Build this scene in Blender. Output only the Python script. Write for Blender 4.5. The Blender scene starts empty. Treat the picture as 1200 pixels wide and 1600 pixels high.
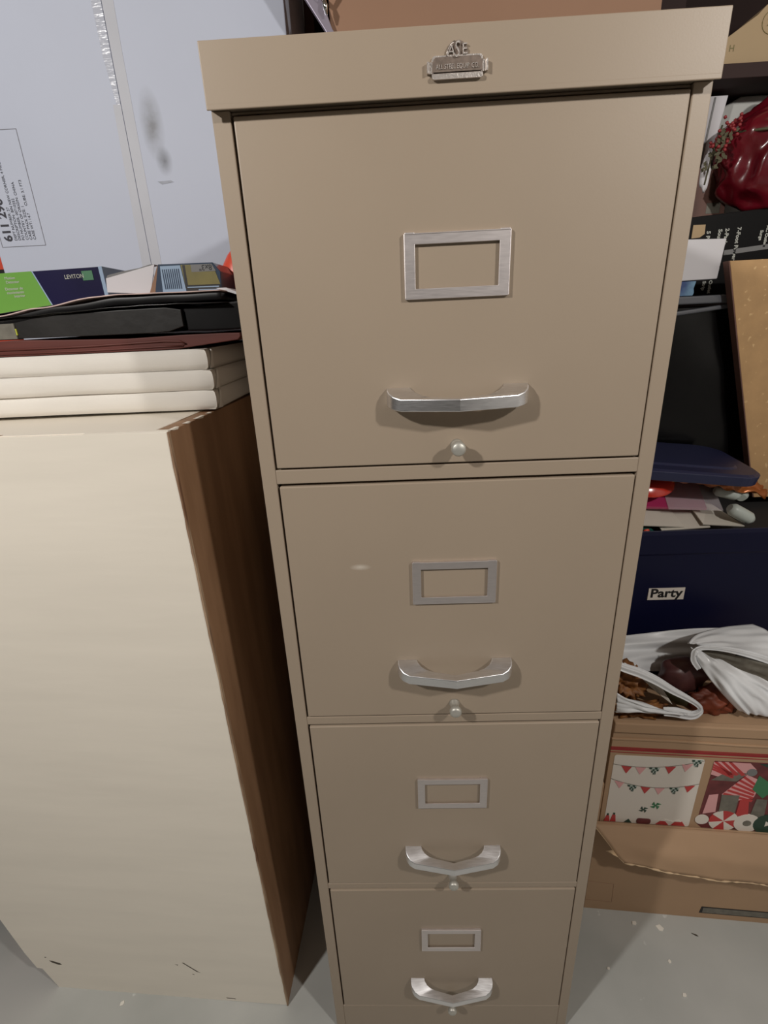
import bpy, bmesh, math, random
from mathutils import Vector, Matrix, noise
S = bpy.context.scene
COL = S.collection
random.seed(7)
PI = math.pi

# ------------------------------------------------------------------ materials
def s2l(c):
    return tuple(((v/255)/12.92 if v/255 <= .04045 else ((v/255+.055)/1.055)**2.4) for v in c)
def mat(name, rgb, rough=.6, metal=0, var=.06, vscale=8, bump=0, bscale=200, stretch=(1,1,1), spec=.5, coat=0,
        rgb2=None, trans=0, alpha=1, sss=0, speck=None, coords='Object', detail=4, rvar=0):
    m = bpy.data.materials.new(name); m.use_nodes = True
    nt = m.node_tree; N = nt.nodes; L = nt.links
    b = N['Principled BSDF']
    b.inputs['Roughness'].default_value = rough; b.inputs['Metallic'].default_value = metal
    b.inputs['Specular IOR Level'].default_value = spec; b.inputs['Coat Weight'].default_value = coat
    b.inputs['Coat Roughness'].default_value = .12
    b.inputs['Transmission Weight'].default_value = trans; b.inputs['Alpha'].default_value = alpha
    if sss: b.inputs['Subsurface Weight'].default_value = sss; b.inputs['Subsurface Scale'].default_value = .01
    tc = N.new('ShaderNodeTexCoord'); mp = N.new('ShaderNodeMapping'); mp.inputs['Scale'].default_value = stretch
    L.new(tc.outputs[coords], mp.inputs['Vector'])
    nz = N.new('ShaderNodeTexNoise'); nz.inputs['Scale'].default_value = vscale; nz.inputs['Detail'].default_value = detail
    L.new(mp.outputs[0], nz.inputs['Vector'])
    cr = N.new('ShaderNodeValToRGB')
    c = s2l(rgb); c2 = s2l(rgb2) if rgb2 else None
    e = cr.color_ramp.elements
    if c2:
        e[0].position = .38; e[1].position = .62
        e[0].color = (*c, 1); e[1].color = (*c2, 1)
    else:
        e[0].position = .3; e[1].position = .7
        e[0].color = (*[v*(1-var) for v in c], 1); e[1].color = (*[min(1, v*(1+var)) for v in c], 1)
    L.new(nz.outputs['Fac'], cr.inputs[0])
    out = cr.outputs[0]
    if speck:
        n3 = N.new('ShaderNodeTexNoise'); n3.inputs['Scale'].default_value = speck[1]; n3.inputs['Detail'].default_value = 2
        L.new(tc.outputs[coords], n3.inputs['Vector'])
        r3 = N.new('ShaderNodeValToRGB'); r3.color_ramp.elements[0].position = speck[2]; r3.color_ramp.elements[1].position = speck[2]+.06
        L.new(n3.outputs['Fac'], r3.inputs[0])
        mx = N.new('ShaderNodeMix'); mx.data_type = 'RGBA'
        L.new(r3.outputs[0], mx.inputs[0]); L.new(out, mx.inputs[6]); mx.inputs[7].default_value = (*s2l(speck[0]), 1)
        out = mx.outputs[2]
    L.new(out, b.inputs['Base Color'])
    if rvar:
        mr = N.new('ShaderNodeMapRange'); mr.inputs[3].default_value = rough-rvar; mr.inputs[4].default_value = rough+rvar
        L.new(nz.outputs['Fac'], mr.inputs[0]); L.new(mr.outputs[0], b.inputs['Roughness'])
    if bump:
        n2 = N.new('ShaderNodeTexNoise'); n2.inputs['Scale'].default_value = bscale; n2.inputs['Detail'].default_value = 3
        L.new(mp.outputs[0], n2.inputs['Vector'])
        bp = N.new('ShaderNodeBump'); bp.inputs['Strength'].default_value = bump; bp.inputs['Distance'].default_value = .002
        L.new(n2.outputs['Fac'], bp.inputs['Height']); L.new(bp.outputs[0], b.inputs['Normal'])
    return m

M = {}
M['tan'] = mat('tan enamel', (163,147,129), .42, var=.03, vscale=5, bump=.02, bscale=700, spec=.45)
M['gap'] = mat('dark drawer gap', (28,22,18), .8)
M['alu'] = mat('brushed aluminium', (238,238,240), .34, 1, var=.06, vscale=60, stretch=(1,8,30), rvar=.08)
M['alu2'] = mat('satin nickel', (226,219,218), .48, 1, var=.04, vscale=80, stretch=(1,1,12), rvar=.06)
M['knob'] = mat('dull metal knob', (196,194,186), .45, .6)
M['badge'] = mat('cast badge metal', (220,212,206), .42, 1, var=.1, vscale=200, bump=.2, bscale=900)
M['badge_dark'] = mat('aged badge field', (140,126,116), .5, .7, var=.2, vscale=300)
M['cream'] = mat('cream paint', (240,232,218), .38, var=.035, vscale=3.5, stretch=(1,1,7), bump=.12, bscale=14, spec=.4)
M['chip'] = mat('bare chip', (74,66,56), .8)
M['ply'] = mat('brown plywood', (142,108,80), .55, rgb2=(160,124,94), vscale=9, stretch=(3,3,.5), bump=.08, bscale=30, spec=.35)
M['plyedge'] = mat('plywood edge', (186,160,132), .8, rgb2=(120,86,62), vscale=60, stretch=(1,1,.15))
M['canvas'] = mat('primed canvas', (226,221,213), .85, var=.03, vscale=10, bump=.25, bscale=1600)
M['white_card'] = mat('white cardboard', (192,198,214), .6, var=.025, vscale=4, bump=.06, bscale=40)
def soft_mark(m, centre, size, rgb, amount):
    """a mottled patch of another tone with soft ends, fixed in the object's own coordinates"""
    nt = m.node_tree; N = nt.nodes; L = nt.links; b = N['Principled BSDF']
    src = b.inputs['Base Color'].links[0].from_socket
    tc = N.new('ShaderNodeTexCoord'); mp = N.new('ShaderNodeMapping'); mp.vector_type = 'POINT'
    mp.inputs['Location'].default_value = tuple(-c/z if z else 0 for c, z in zip(centre, size)); mp.inputs['Scale'].default_value = tuple(1/z if z else 0 for z in size)
    g = N.new('ShaderNodeTexGradient'); g.gradient_type = 'SPHERICAL'
    L.new(tc.outputs['Object'], mp.inputs[0]); L.new(mp.outputs[0], g.inputs[0])
    nz = N.new('ShaderNodeTexNoise'); nz.inputs['Scale'].default_value = 45; nz.inputs['Detail'].default_value = 6; L.new(tc.outputs['Object'], nz.inputs['Vector'])
    mu = N.new('ShaderNodeMath'); mu.operation = 'MULTIPLY'; L.new(g.outputs[1], mu.inputs[0]); L.new(nz.outputs[0], mu.inputs[1])
    m2 = N.new('ShaderNodeMath'); m2.operation = 'MULTIPLY'; m2.use_clamp = True; L.new(mu.outputs[0], m2.inputs[0]); m2.inputs[1].default_value = amount
    mx = N.new('ShaderNodeMix'); mx.data_type = 'RGBA'; L.new(m2.outputs[0], mx.inputs[0]); L.new(src, mx.inputs[6]); mx.inputs[7].default_value = (*s2l(rgb), 1)
    L.new(mx.outputs[2], b.inputs['Base Color'])
soft_mark(M['white_card'], (.040, 0, 1.412), (.020, 0, .052), (140,142,148), 1.9)  # two soft greyer patches right of the carton seam
soft_mark(M['white_card'], (.050, 0, 1.362), (.014, 0, .022), (110,112,118), 1.6)
soft_mark(M['tan'], (-.098, 0, .866), (.012, 0, .004), (205,195,182), 1.6)
M['crease'] = mat('crease grey', (120,118,120), .8)
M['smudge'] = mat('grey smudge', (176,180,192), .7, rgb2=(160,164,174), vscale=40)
M['print'] = mat('dark print', (58,58,66), .7)
M['printgrey'] = mat('grey print', (128,128,136), .7)
M['packtape'] = mat('clear packing tape', (190,194,206), .2, coat=.8, var=.02, bump=1.0, bscale=60, stretch=(.4,1,2.2))
M['tapetan'] = mat('aged tape', (186,188,196), .5, var=.03, vscale=20)
M['kraft'] = mat('kraft cardboard', (174,143,113), .75, var=.05, vscale=6, bump=.05, bscale=90)
M['kraftlight'] = mat('kraft torn edge', (214,186,150), .8, var=.12, vscale=90)
M['kraftred'] = mat('reddish kraft', (152,118,95), .8, var=.04, vscale=5)
M['krafttan'] = mat('pale kraft', (178,155,122), .8, var=.04, vscale=6)
M['redstripe'] = mat('red stripe print', (150,36,40), .6, var=.12, vscale=30)
M['picwhite'] = mat('picture white', (222,214,204), .5, var=.02)
M['red'] = mat('print red', (186,60,60), .5); M['pink'] = mat('print pink', (222,164,164), .5)
M['dkgreen'] = mat('print dark green', (38,66,54), .5); M['green'] = mat('print green', (60,120,82), .5)
M['black'] = mat('print black', (24,22,24), .5); M['maroonp'] = mat('print maroon', (104,46,48), .5, var=.3, vscale=60)
M['greyp'] = mat('print grey', (112,108,98), .5, var=.2, vscale=80)
M['ging'] = mat('pale gingham', (176,186,178), .5)
M['clearwrap'] = mat('clear film', (210,200,205), .2, alpha=.3, coat=.5)
M['gold'] = mat('print tan', (176,150,112), .5)
M['navy'] = mat('navy plastic', (13,16,48), .42, spec=.25, var=.04, bump=.04, bscale=300)
M['navylid'] = mat('navy lid plastic', (36,40,72), .4, var=.04)
M['blackplast'] = mat('black film', (9,9,10), .2, var=.2, bump=.5, bscale=9, spec=.35)
M['greyrim'] = mat('clear grey plastic', (96,98,104), .22, var=.1, coat=.5)
M['blackbox'] = mat('black printed board', (8,7,8), .5, spec=.15)
M['textwhite'] = mat('white print', (190,192,184), .6)
M['silver'] = mat('grey strip', (122,122,122), .35)
M['leather'] = mat('black leatherette', (27,24,22), .45, var=.2, vscale=20, bump=.15, bscale=60, rvar=.08)
M['blackpaper'] = mat('black folder', (14,13,14), .35, spec=.3, var=.2, vscale=12, rvar=.1)
M['redbrown'] = mat('red brown folder', (92,42,34), .6, var=.15, vscale=12, stretch=(1,1,8))
M['pinkwhite'] = mat('pale page edge', (214,188,182), .5)
M['yellow'] = mat('yellow tab', (196,200,70), .6)
M['gbox'] = mat('glossy green card', (108,160,72), .25, coat=.4, var=.03)
M['nbox'] = mat('glossy navy card', (30,28,62), .22, coat=.5, var=.03)
M['bluebox'] = mat('blue grey card', (50,66,88), .3, coat=.3, var=.06)
M['palebl'] = mat('pale blue label', (148,172,198), .4)
M['olive'] = mat('olive print', (116,108,58), .4, var=.15, vscale=30)
M['whitepl'] = mat('white card', (214,212,216), .5, var=.02)
M['orange'] = mat('orange red plastic', (224,84,60), .4, var=.05, sss=.1)
M['redfoil'] = mat('red plastic film', (104,12,28), .3, var=.3, vscale=14, coat=.4, bump=.5, bscale=16)
M['berry'] = mat('berry red', (150,50,54), .4); M['leaf'] = mat('dusty leaf', (86,82,60), .7, var=.2, vscale=60)
M['osb'] = mat('particle board', (196,158,112), .8, var=.08, vscale=30, bump=.15, bscale=120, speck=((224,190,140),120,.66))
M['osbedge'] = mat('board edge', (118,88,80), .85)
M['bag'] = mat('white grocery bag film', (222,224,226), .4, var=.03, bump=.15, bscale=18, stretch=(1,1,.5), trans=0, sss=.0, coat=.2)
M['bagthin'] = mat('thin bag film', (206,210,214), .4, var=.03, bump=.15, bscale=18, alpha=.45, coat=.2)
M['maroon'] = mat('maroon squash', (78,44,46), .4, rgb2=(92,56,50), vscale=14)
M['rust'] = mat('rust orange', (140,66,38), .6, rgb2=(100,46,30), vscale=24)
M['brownleaf'] = mat('brown leaf', (156,104,54), .6, rgb2=(100,60,34), vscale=34)
M['darkgreen'] = mat('dark olive', (78,76,44), .6)
M['magenta'] = mat('magenta card', (170,50,96), .3, coat=.5, var=.06)
M['redgloss'] = mat('red gloss plastic', (196,48,30), .22, coat=.5)
M['orangefoil'] = mat('orange foil', (170,96,44), .28, metal=.3, var=.2, vscale=16, bump=.8, bscale=24)
M['palesheet'] = mat('off white paper', (206,200,188), .6)
M['tube'] = mat('pale grey tube', (186,194,188), .4)
M['darkcloth'] = mat('dark cloth', (40,38,38), .9)
M['teal'] = mat('teal print', (44,104,96), .5)
M['concrete'] = mat('concrete floor', (172,174,170), .5, rgb2=(190,191,187), vscale=3.2, bump=.06, bscale=60, detail=8, rvar=.08, speck=((212,214,210),38,.74))
M['wall'] = mat('painted wall', (92,86,80), .85, var=.03)
M['ceil'] = mat('unpainted joists', (96,84,74), .9, var=.1)
M['wallR'] = mat('pale bounce wall', (205,202,198), .85, var=.02)  # tone picked for the bright reflection in the drawer handles
M['wood'] = mat('dark brown wood', (76,46,36), .6, rgb2=(60,36,30), vscale=8, stretch=(4,4,.5))
M['rackwood'] = mat('maroon brown shelf', (52,35,33), .8, var=.1, vscale=8)
M['lilac'] = mat('lilac grey metal', (176,168,184), .3, metal=.5, var=.05)
M['redpaint'] = mat('red painted edge', (186,52,54), .5)
M['greybin'] = mat('grey plastic', (196,197,192), .5, var=.03)
M['pinkbox'] = mat('printed brown card', (120,88,78), .6, var=.15, vscale=20)
M['conduit'] = mat('chrome', (225,225,220), .15, 1)
M['bluewrap'] = mat('blue packet', (54,78,130), .3, coat=.4, rgb2=(120,160,190), vscale=18)
M['floorchip'] = mat('white paint chip', (232,228,218), .6)

# ------------------------------------------------------------------ mesh builder
class MB:
    def __init__(s): s.bm = bmesh.new()
    def poly(s, pts, mi=0):
        f = s.bm.faces.new([s.bm.verts.new(p) for p in pts]); f.material_index = mi; return f
    def box(s, x0, x1, y0, y1, z0, z1, mi=0):
        v = [s.bm.verts.new(p) for p in ((x0,y0,z0),(x1,y0,z0),(x1,y1,z0),(x0,y1,z0),(x0,y0,z1),(x1,y0,z1),(x1,y1,z1),(x0,y1,z1))]
        for q in ((3,2,1,0),(4,5,6,7),(0,1,5,4),(1,2,6,5),(2,3,7,6),(3,0,4,7)):
            s.bm.faces.new([v[i] for i in q]).material_index = mi
        return s
    def prism(s, pts, a, b, axis='y', mi=0):
        mk = {'y': lambda p, t: (p[0], t, p[1]), 'z': lambda p, t: (p[0], p[1], t), 'x': lambda p, t: (t, p[0], p[1])}[axis]
        A = [s.bm.verts.new(mk(p, a)) for p in pts]; B = [s.bm.verts.new(mk(p, b)) for p in pts]
        n = len(pts)
        fs = [s.bm.faces.new(A), s.bm.faces.new(B[::-1])]
        for i in range(n): fs.append(s.bm.faces.new([A[i], B[i], B[(i+1) % n], A[(i+1) % n]]))
        for f in fs: f.material_index = mi
        return s
    def grid(s, fn, nu, nv, mi=0):
        V = [[s.bm.verts.new(fn(i/nu, j/nv)) for j in range(nv+1)] for i in range(nu+1)]
        for i in range(nu):
            for j in range(nv):
                f = s.bm.faces.new([V[i][j], V[i+1][j], V[i+1][j+1], V[i][j+1]]); f.material_index = mi; f.smooth = True
        return s
    def tube(s, path, r, n=10, mi=0, cap=True):
        path = [Vector(p) for p in path]; rings = []
        rr = r if isinstance(r, (list, tuple)) else [r]*len(path)
        up = Vector((0, 0, 1))
        for i, p in enumerate(path):
            t = (path[min(i+1, len(path)-1)]-path[max(i-1, 0)]).normalized()
            a = t.cross(up)
            if a.length < .05: a = t.cross(Vector((1, 0, 0)))
            a.normalize(); b = t.cross(a)
            rings.append([s.bm.verts.new(p+(a*math.cos(2*PI*k/n)+b*math.sin(2*PI*k/n))*rr[i]) for k in range(n)])
        for i in range(len(rings)-1):
            for k in range(n):
                f = s.bm.faces.new([rings[i][k], rings[i][(k+1) % n], rings[i+1][(k+1) % n], rings[i+1][k]]); f.material_index = mi; f.smooth = True
        if cap:
            for R in (rings[0], rings[-1]): s.bm.faces.new(R).material_index = mi
        return s
    def lathe(s, prof, c, axis='z', n=28, mi=0):
        c = Vector(c); rings = []
        for (r, h) in prof:
            ring = []
            for k in range(n):
                a = 2*PI*k/n; u, w = max(r, 1e-5)*math.cos(a), max(r, 1e-5)*math.sin(a)
                ring.append(s.bm.verts.new(c+Vector({'z': (u, w, h), 'y': (u, h, w), 'x': (h, u, w)}[axis])))
            rings.append(ring)
        for i in range(len(rings)-1):
            for k in range(n):
                f = s.bm.faces.new([rings[i][k], rings[i][(k+1) % n], rings[i+1][(k+1) % n], rings[i+1][k]]); f.material_index = mi; f.smooth = True
        for R in (rings[0], rings[-1]): s.bm.faces.new(R).material_index = mi
        return s
    def blob(s, c, rad, mi=0, amp=.12, fr=3, sub=4, seed=0):
        r = bmesh.ops.create_icosphere(s.bm, subdivisions=sub, radius=1)
        for v in r['verts']:
            p = v.co.copy(); d = 1+amp*noise.noise(p*fr*.5+Vector((seed, seed*2.1, 0)))*2
            v.co = Vector(c)+Vector((p.x*rad[0], p.y*rad[1], p.z*rad[2]))*d
            for f in v.link_faces: f.material_index = mi; f.smooth = True
        return s
    def text(s, body, size, o, right, up, mi=0, depth=.0003, align='LEFT', sx=1, bold=0):
        cu = bpy.data.curves.new('lettering', 'FONT'); cu.body = body; cu.size = size; cu.extrude = depth; cu.align_x = align
        cu.resolution_u = 3; cu.offset = bold
        ob = bpy.data.objects.new('lettering', cu); COL.objects.link(ob)
        dg = bpy.context.evaluated_depsgraph_get(); me = bpy.data.meshes.new_from_object(ob.evaluated_get(dg))
        R, U = Vector(right).normalized(), Vector(up).normalized(); Nn = R.cross(U)
        base = len(s.bm.verts); mm = {}
        for v in me.vertices:
            mm[v.index] = s.bm.verts.new(Vector(o)+R*v.co.x*sx+U*v.co.y+Nn*v.co.z)
        for p in me.polygons:
            try: s.bm.faces.new([mm[i] for i in p.vertices]).material_index = mi
            except ValueError: pass
        bpy.data.objects.remove(ob); bpy.data.meshes.remove(me); bpy.data.curves.remove(cu)
        return s
    def build(s, name, mats, parent=None, loc=(0,0,0), rot=(0,0,0), bevel=0, seg=2, solid=0, normals=True, smooth=False):
        if normals: bmesh.ops.recalc_face_normals(s.bm, faces=s.bm.faces[:])
        if smooth:
            for f in s.bm.faces: f.smooth = True
        me = bpy.data.meshes.new(name); s.bm.to_mesh(me); s.bm.free()
        for m in (mats if isinstance(mats, (list, tuple)) else [mats]): me.materials.append(M[m] if isinstance(m, str) else m)
        o = bpy.data.objects.new(name, me); COL.objects.link(o)
        o.location = loc; o.rotation_euler = rot
        if parent: o.parent = parent
        if solid:
            d = o.modifiers.new('thickness', 'SOLIDIFY'); d.thickness = solid; d.offset = 0
        if bevel:
            b = o.modifiers.new('soft edges', 'BEVEL'); b.width = bevel; b.segments = seg; b.limit_method = 'ANGLE'; b.angle_limit = math.radians(40)
            b.harden_normals = False
        return o
def tag(o, label=None, cat=None, group=None, kind=None):
    if label: o['label'] = label
    if cat: o['category'] = cat
    if group: o['group'] = group
    if kind: o['kind'] = kind
    return o
def empty(name, loc, label, cat, rz=0, group=None, rot=None):
    o = bpy.data.objects.new(name, None); COL.objects.link(o); o.location = loc; o.rotation_euler = rot or (0, 0, rz)
    o.empty_display_size = .05
    return tag(o, label, cat, group)
def bez(c, t):
    a = (1-t)**3, 3*t*(1-t)**2, 3*t*t*(1-t), t**3
    return sum((Vector(c[i])*a[i] for i in range(4)), Vector())
def patch(net, wr=0, fr=14, seed=0, dirw=(0, -1, 0), ridge=0, rn=9):
    D = Vector(dirw)
    def f(u, v):
        p = bez([bez(r, u) for r in net], v)
        q = p+D*wr*noise.noise(Vector((u*fr*.25+seed, v*fr*.6, seed)))
        if ridge: q += D*ridge*math.sin(u*rn*PI*2+seed+2.5*noise.noise(Vector((u*3, v*2, seed))))*(v*.8+.2)
        return q
    return f

# ------------------------------------------------------------------ setting
m = MB(); m.box(-3.2, 1.7, -3.4, 1.35, -.1, 0); tag(m.build('floor', 'concrete'), kind='structure')
m = MB(); m.box(-3.2, 1.7, 1.25, 1.35, 0, 2.6); tag(m.build('wall_back', 'wall'), kind='structure')
m = MB(); m.box(-3.3, -3.2, -3.4, 1.35, 0, 2.6); tag(m.build('wall_left', 'wall'), kind='structure')
m = MB(); m.box(1.7, 1.8, -3.4, 1.35, 0, 2.6); tag(m.build('bounce_wall_right', 'wallR'), kind='structure')  # unseen wall, set near and pale so the handles' right facets reflect bright
m = MB(); m.box(-3.2, 1.7, -3.5, -3.4, 0, 2.6); tag(m.build('wall_front', 'wall'), kind='structure')
m = MB(); m.box(-3.3, 1.8, -3.5, 1.35, 2.6, 2.7); tag(m.build('ceiling', 'ceil'), kind='structure')

# ------------------------------------------------------------------ file cabinet
fc = empty('file_cabinet', (0, 0, 0), 'tall tan four-drawer metal file cabinet with silver handles in the centre', 'file cabinet')
DZ = [(1.2590, .9755), (.9575, .6665), (.6515, .3640), (.3500, .0630)]
m = MB(); W = .1895; OP = .1752; D = .64
m.box(-W, -OP, 0, .02, 0, 1.2625); m.box(OP, W, 0, .02, 0, 1.2625)
m.box(-W, -W+.0015, .02, D, 0, 1.2625); m.box(W-.0015, W, .02, D, 0, 1.2625); m.box(-W+.0015, W-.0015, D-.002, D, 0, 1.2625)
for a, b in ((.0615, 0), (.3628, .3525), (.6652, .6540), (.9742, .9600)): m.box(-OP, OP, 0.0004, .02, b, a)
m.box(-OP, OP, .004, .02, 1.2605, 1.2625)
m.box(-W+.0015, W-.0015, .03, .032, .01, 1.26, 1)
m.build('body', ['tan', 'gap'], fc, bevel=.0011)
m = MB(); m.box(-W-.0003, W+.0003, -.010, D+.004, 1.2628, 1.3015)
m.box(-W-.0003, W+.0003, -.010, -.0086, 1.2600, 1.2640)
lid = m.build('lid', 'tan', fc, bevel=.0016, seg=3)

# badge riveted to the lid front
def round_rect(x0, x1, z0, z1, r, n=5):
    P = []
    for cx, cz, a0 in ((x1-r, z1-r, 0), (x0+r, z1-r, 90), (x0+r, z0+r, 180), (x1-r, z0+r, 270)):
        for k in range(n+1):
            a = math.radians(a0+90*k/n); P.append((cx+r*math.cos(a), cz+r*math.sin(a)))
    return P
m = MB()
bz = 1.2785; y0 = -.0102
m.prism(round_rect(-.0205, .0165, 1.2690, 1.2832, .0025), y0, y0-.0012)
m.prism(round_rect(-.0190, .0150, 1.2700, 1.2822, .002), y0-.0012, y0-.0016, mi=1)
m.prism(round_rect(-.0205, .0165, 1.2690, 1.2722, .0015), y0-.0012, y0-.0026)
m.prism([(-.0240, 1.2728), (.0200, 1.2728), (.0200, 1.2795), (-.0240, 1.2795)], y0, y0-.0016)
m.prism([(-.0200, 1.2733), (.0160, 1.2733), (.0160, 1.2797), (-.0200, 1.2797)], y0-.0016, y0-.0022, mi=1)
for x in (-.0240, .0186): m.prism([(x, 1.2728), (x+.0014, 1.2728), (x+.0014, 1.2795), (x, 1.2795)], y0-.0012, y0-.003)
m.text('ALL STEEL EQUIP. CO.', .0042, (-.0020, y0-.0022, 1.2748), (1,0,0), (0,0,1), 0, .0005, 'CENTER', .76)
# sail shaped monogram
sail = [(-.0095, 1.2825), (-.0090, 1.2862), (-.0070, 1.2895), (-.0040, 1.2912), (-.0008, 1.2918), (.0022, 1.2906), (.0048, 1.2880), (.0060, 1.2850), (.0062, 1.2825)]
m.prism(sail, y0, y0-.0008, mi=1)
m.text('A', .0088, (-.0098, y0-.0012, 1.2827), (1,0,.02), (.14,0,1), 0, .0007)
m.text('S', .0135, (-.0048, y0-.0018, 1.2815), (1,0,0), (.10,0,1), 0, .0009, sx=.72)
m.text('E', .0092, (.0012, y0-.0012, 1.2832), (1,0,0), (-.02,0,1), 0, .0007, sx=.9)
m.tube([(-.0095, y0-.001, 1.2825), (-.0092, y0-.001, 1.2862), (-.0072, y0-.001, 1.2892), (-.0040, y0-.001, 1.2912)], .0005, 6)
badge = m.build('badge', ['badge', 'badge_dark'], lid, bevel=.0002)
tag(badge, 'small cast metal maker badge')

def handle_mesh():
    outer = [(-.064, 0), (-.0638, -.0060), (-.0622, -.0110), (-.0585, -.0155), (-.0520, -.0190), (0, -.0282)]
    inner = [(-.0420, 0), (-.0410, -.0040), (-.0375, -.0080), (-.0320, -.0108), (-.0250, -.0122), (0, -.0180)]
    def full(h): return h+[(-x, y) for x, y in h[-2::-1]]
    O, I = full(outer), full(inner); n = len(O)
    bm = bmesh.new()
    dr = [1, .80, .56, .28, .06, 0]; dr = dr+dr[-2::-1]
    def ring(P, z, k=1): return [bm.verts.new((x, y, z+(.0085 if z > 0 else .0045)*dr[i])) for i, (x, y) in enumerate(P)]
    h = .0054
    ot, ob, it, ib = ring(O, h), ring(O, -h), ring(I, h), ring(I, -h)
    for i in range(n-1):
        bm.faces.new([ot[i], ot[i+1], ob[i+1], ob[i]]); bm.faces.new([it[i+1], it[i], ib[i], ib[i+1]])
        bm.faces.new([it[i], it[i+1], ot[i+1], ot[i]]); bm.faces.new([ob[i], ob[i+1], ib[i+1], ib[i]])
    for i in (0, n-1): bm.faces.new([ot[i], ob[i], ib[i], it[i]])
    bmesh.ops.recalc_face_normals(bm, faces=bm.faces[:])
    # the curved shoulders are smooth, the flat facets and the centre crease stay sharp
    for f in bm.faces:
        f.smooth = True
    for e in bm.edges:
        if len(e.link_faces) == 2 and e.link_faces[0].normal.angle(e.link_faces[1].normal) > math.radians(50): e.smooth = False
        if abs(e.verts[0].co.x) < 1e-6 and abs(e.verts[1].co.x) < 1e-6: e.smooth = False
    return bm
for i, (zt, zb) in enumerate(DZ):
    m = MB(); m.box(-.1730, .1737, -.0006, .022, zb+.0006, zt-.0004)
    d = m.build('drawer', 'tan', fc, bevel=.0013, seg=3)
    hm = MB(); hm.bm.free(); hm.bm = handle_mesh()
    h = hm.build('handle', 'alu', d, (0.001, -.0004, zt-.2240), bevel=.0008)
    m = MB()
    w, hh, bx, bt = .0436, .0247, .0088, .0080
    O4 = [(-w, -hh), (w, -hh), (w, hh), (-w, hh)]; I4 = [(-w+bx, -hh+bt), (w-bx, -hh+bt), (w-bx, hh-bt), (-w+bx, hh-bt)]
    V = [[m.bm.verts.new((x, y, z)) for x, z in P] for P, y in ((O4, -.0030), (I4, -.0030), (O4, -.0014), (I4, -.0014))]
    for k in range(4):
        j = (k+1) % 4
        m.bm.faces.new([V[0][k], V[0][j], V[1][j], V[1][k]]); m.bm.faces.new([V[2][k], V[3][k], V[3][j], V[2][j]])
        m.bm.faces.new([V[0][k], V[2][k], V[2][j], V[0][j]]); m.bm.faces.new([V[1][k], V[1][j], V[3][j], V[3][k]])
    for s_ in (-1, 1):
        m.box(s_*w-.0004, s_*w+.0004, -.0034, 0, -hh, hh)
        m.box(s_*(w-.0045)-.004, s_*(w-.0045)+.004, -.0034, 0, hh-.0004, hh+.0010)
    m.box(-w, w, -.0034, 0, hh-.0006, hh+.0004); m.box(-w, w, -.0030, 0, -hh-.0003, -hh+.0005)
    m.build('label_holder', 'alu2', d, (0, -.0006, zt-.1118), bevel=.0004)
    m = MB()
    m.lathe([(.0001, -.0185), (.0050, -.0182), (.0067, -.0165), (.0070, -.0130), (.0060, -.0108), (.0046, -.0095), (.0050, -.0055), (.0056, -.0022), (.0064, 0)], (0, 0, 0), 'y', 24)
    m.build('lock_knob', 'knob', d, (.0015, -.0004, zb+.0175))

# ------------------------------------------------------------------ old base cabinet, left
RZ = math.radians(-3.5)
bc = empty('base_cabinet', (-.2790, .0275, .0003), 'old cream-painted plywood cabinet with bare brown side, left of the tan file cabinet', 'cabinet', rot=(0, math.radians(-.42), RZ))
m = MB()
fp = [(0, .001), (0, 1.0105), (-.56, 1.0105), (-.56, .60), (-.494, .27), (-.480, .215), (-.462, .100), (-.452, .058), (-.442, .056), (-.426, .0)]
m.prism(fp, 0, .004)
def scratch(pts, mi=1): m.prism(pts, -.0003, .0005, mi=mi)
for pts in ([(-.421, .083), (-.414, .082), (-.402, .077), (-.399, .073), (-.405, .072), (-.416, .077)], [(-.426, .093), (-.423, .092), (-.424, .090), (-.427, .091)],
            [(-.172, .104), (-.169, .104), (-.146, .080), (-.143, .078), (-.150, .081)], [(-.110, .010), (-.094, .009), (-.092, .007), (-.108, .008)],
            [(-.160, .073), (-.156, .073), (-.156, .071)], [(-.186, .098), (-.180, .097), (-.181, .095)],
            [(-.425, .8495), (-.420, .8500), (-.419, .8475), (-.423, .848)]): scratch(pts)
m.build('front_panel', ['cream', 'chip'], bc, bevel=.0008)
m = MB()
rnd = random.Random(3)
# ragged plywood edge strip between the cream face and the brown side
pts = [(0.0, 0.0)]; z = 0
L_, R_ = [], []
k = 0
while z < 1.0105:
    L_.append((-.0010-rnd.random()*.0012, z)); z += .01+rnd.random()*.02
L_.append((-.001, 1.0105))
m.prism(L_+[(.0004, 1.0105), (.0004, 0)], -.0008, .0035)
m.build('ragged_edge', 'plyedge', bc)
for (y_, dy, dz) in ((.006, .018, .0022), (.040, .012, .0016), (.066, .022, .0024), (.100, .010, .0014)):
    m = MB(); m.prism([(y_, 1.0113), (y_+dy, 1.0113), (y_+dy*.8, 1.0113-dz), (y_+dy*.3, 1.0113-dz*.6)], -.004, .0005, 'x'); m.build('edge_chip', 'cream', bc)
m = MB(); m.box(-.018, 0, .004, .43, 0, 1.0105); m.build('side_panel', 'ply', bc, bevel=.0006)
m = MB(); m.box(-.54, -.018, .004, .43, .9945, 1.0112)
for x0, x1 in ((-.2, -.188), (-.30, -.285), (-.015, -.004)): m.box(x0, x1, .004, .010, 1.0106, 1.0114, 1)
m.build('top_panel', ['cream', 'plyedge'], bc, bevel=.0008)
m = MB(); m.box(-.45, -.018, .415, .43, 0, .9945); m.box(-.45, -.435, .08, .415, .06, .9945); m.build('back_panel', 'ply', bc)
m = MB(); m.prism([(0,1.0106),(0,1.0120),(-.09,1.0116),(-.092,1.0106)], 0, .006); m.build('worn_edge', 'cream', bc)
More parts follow.
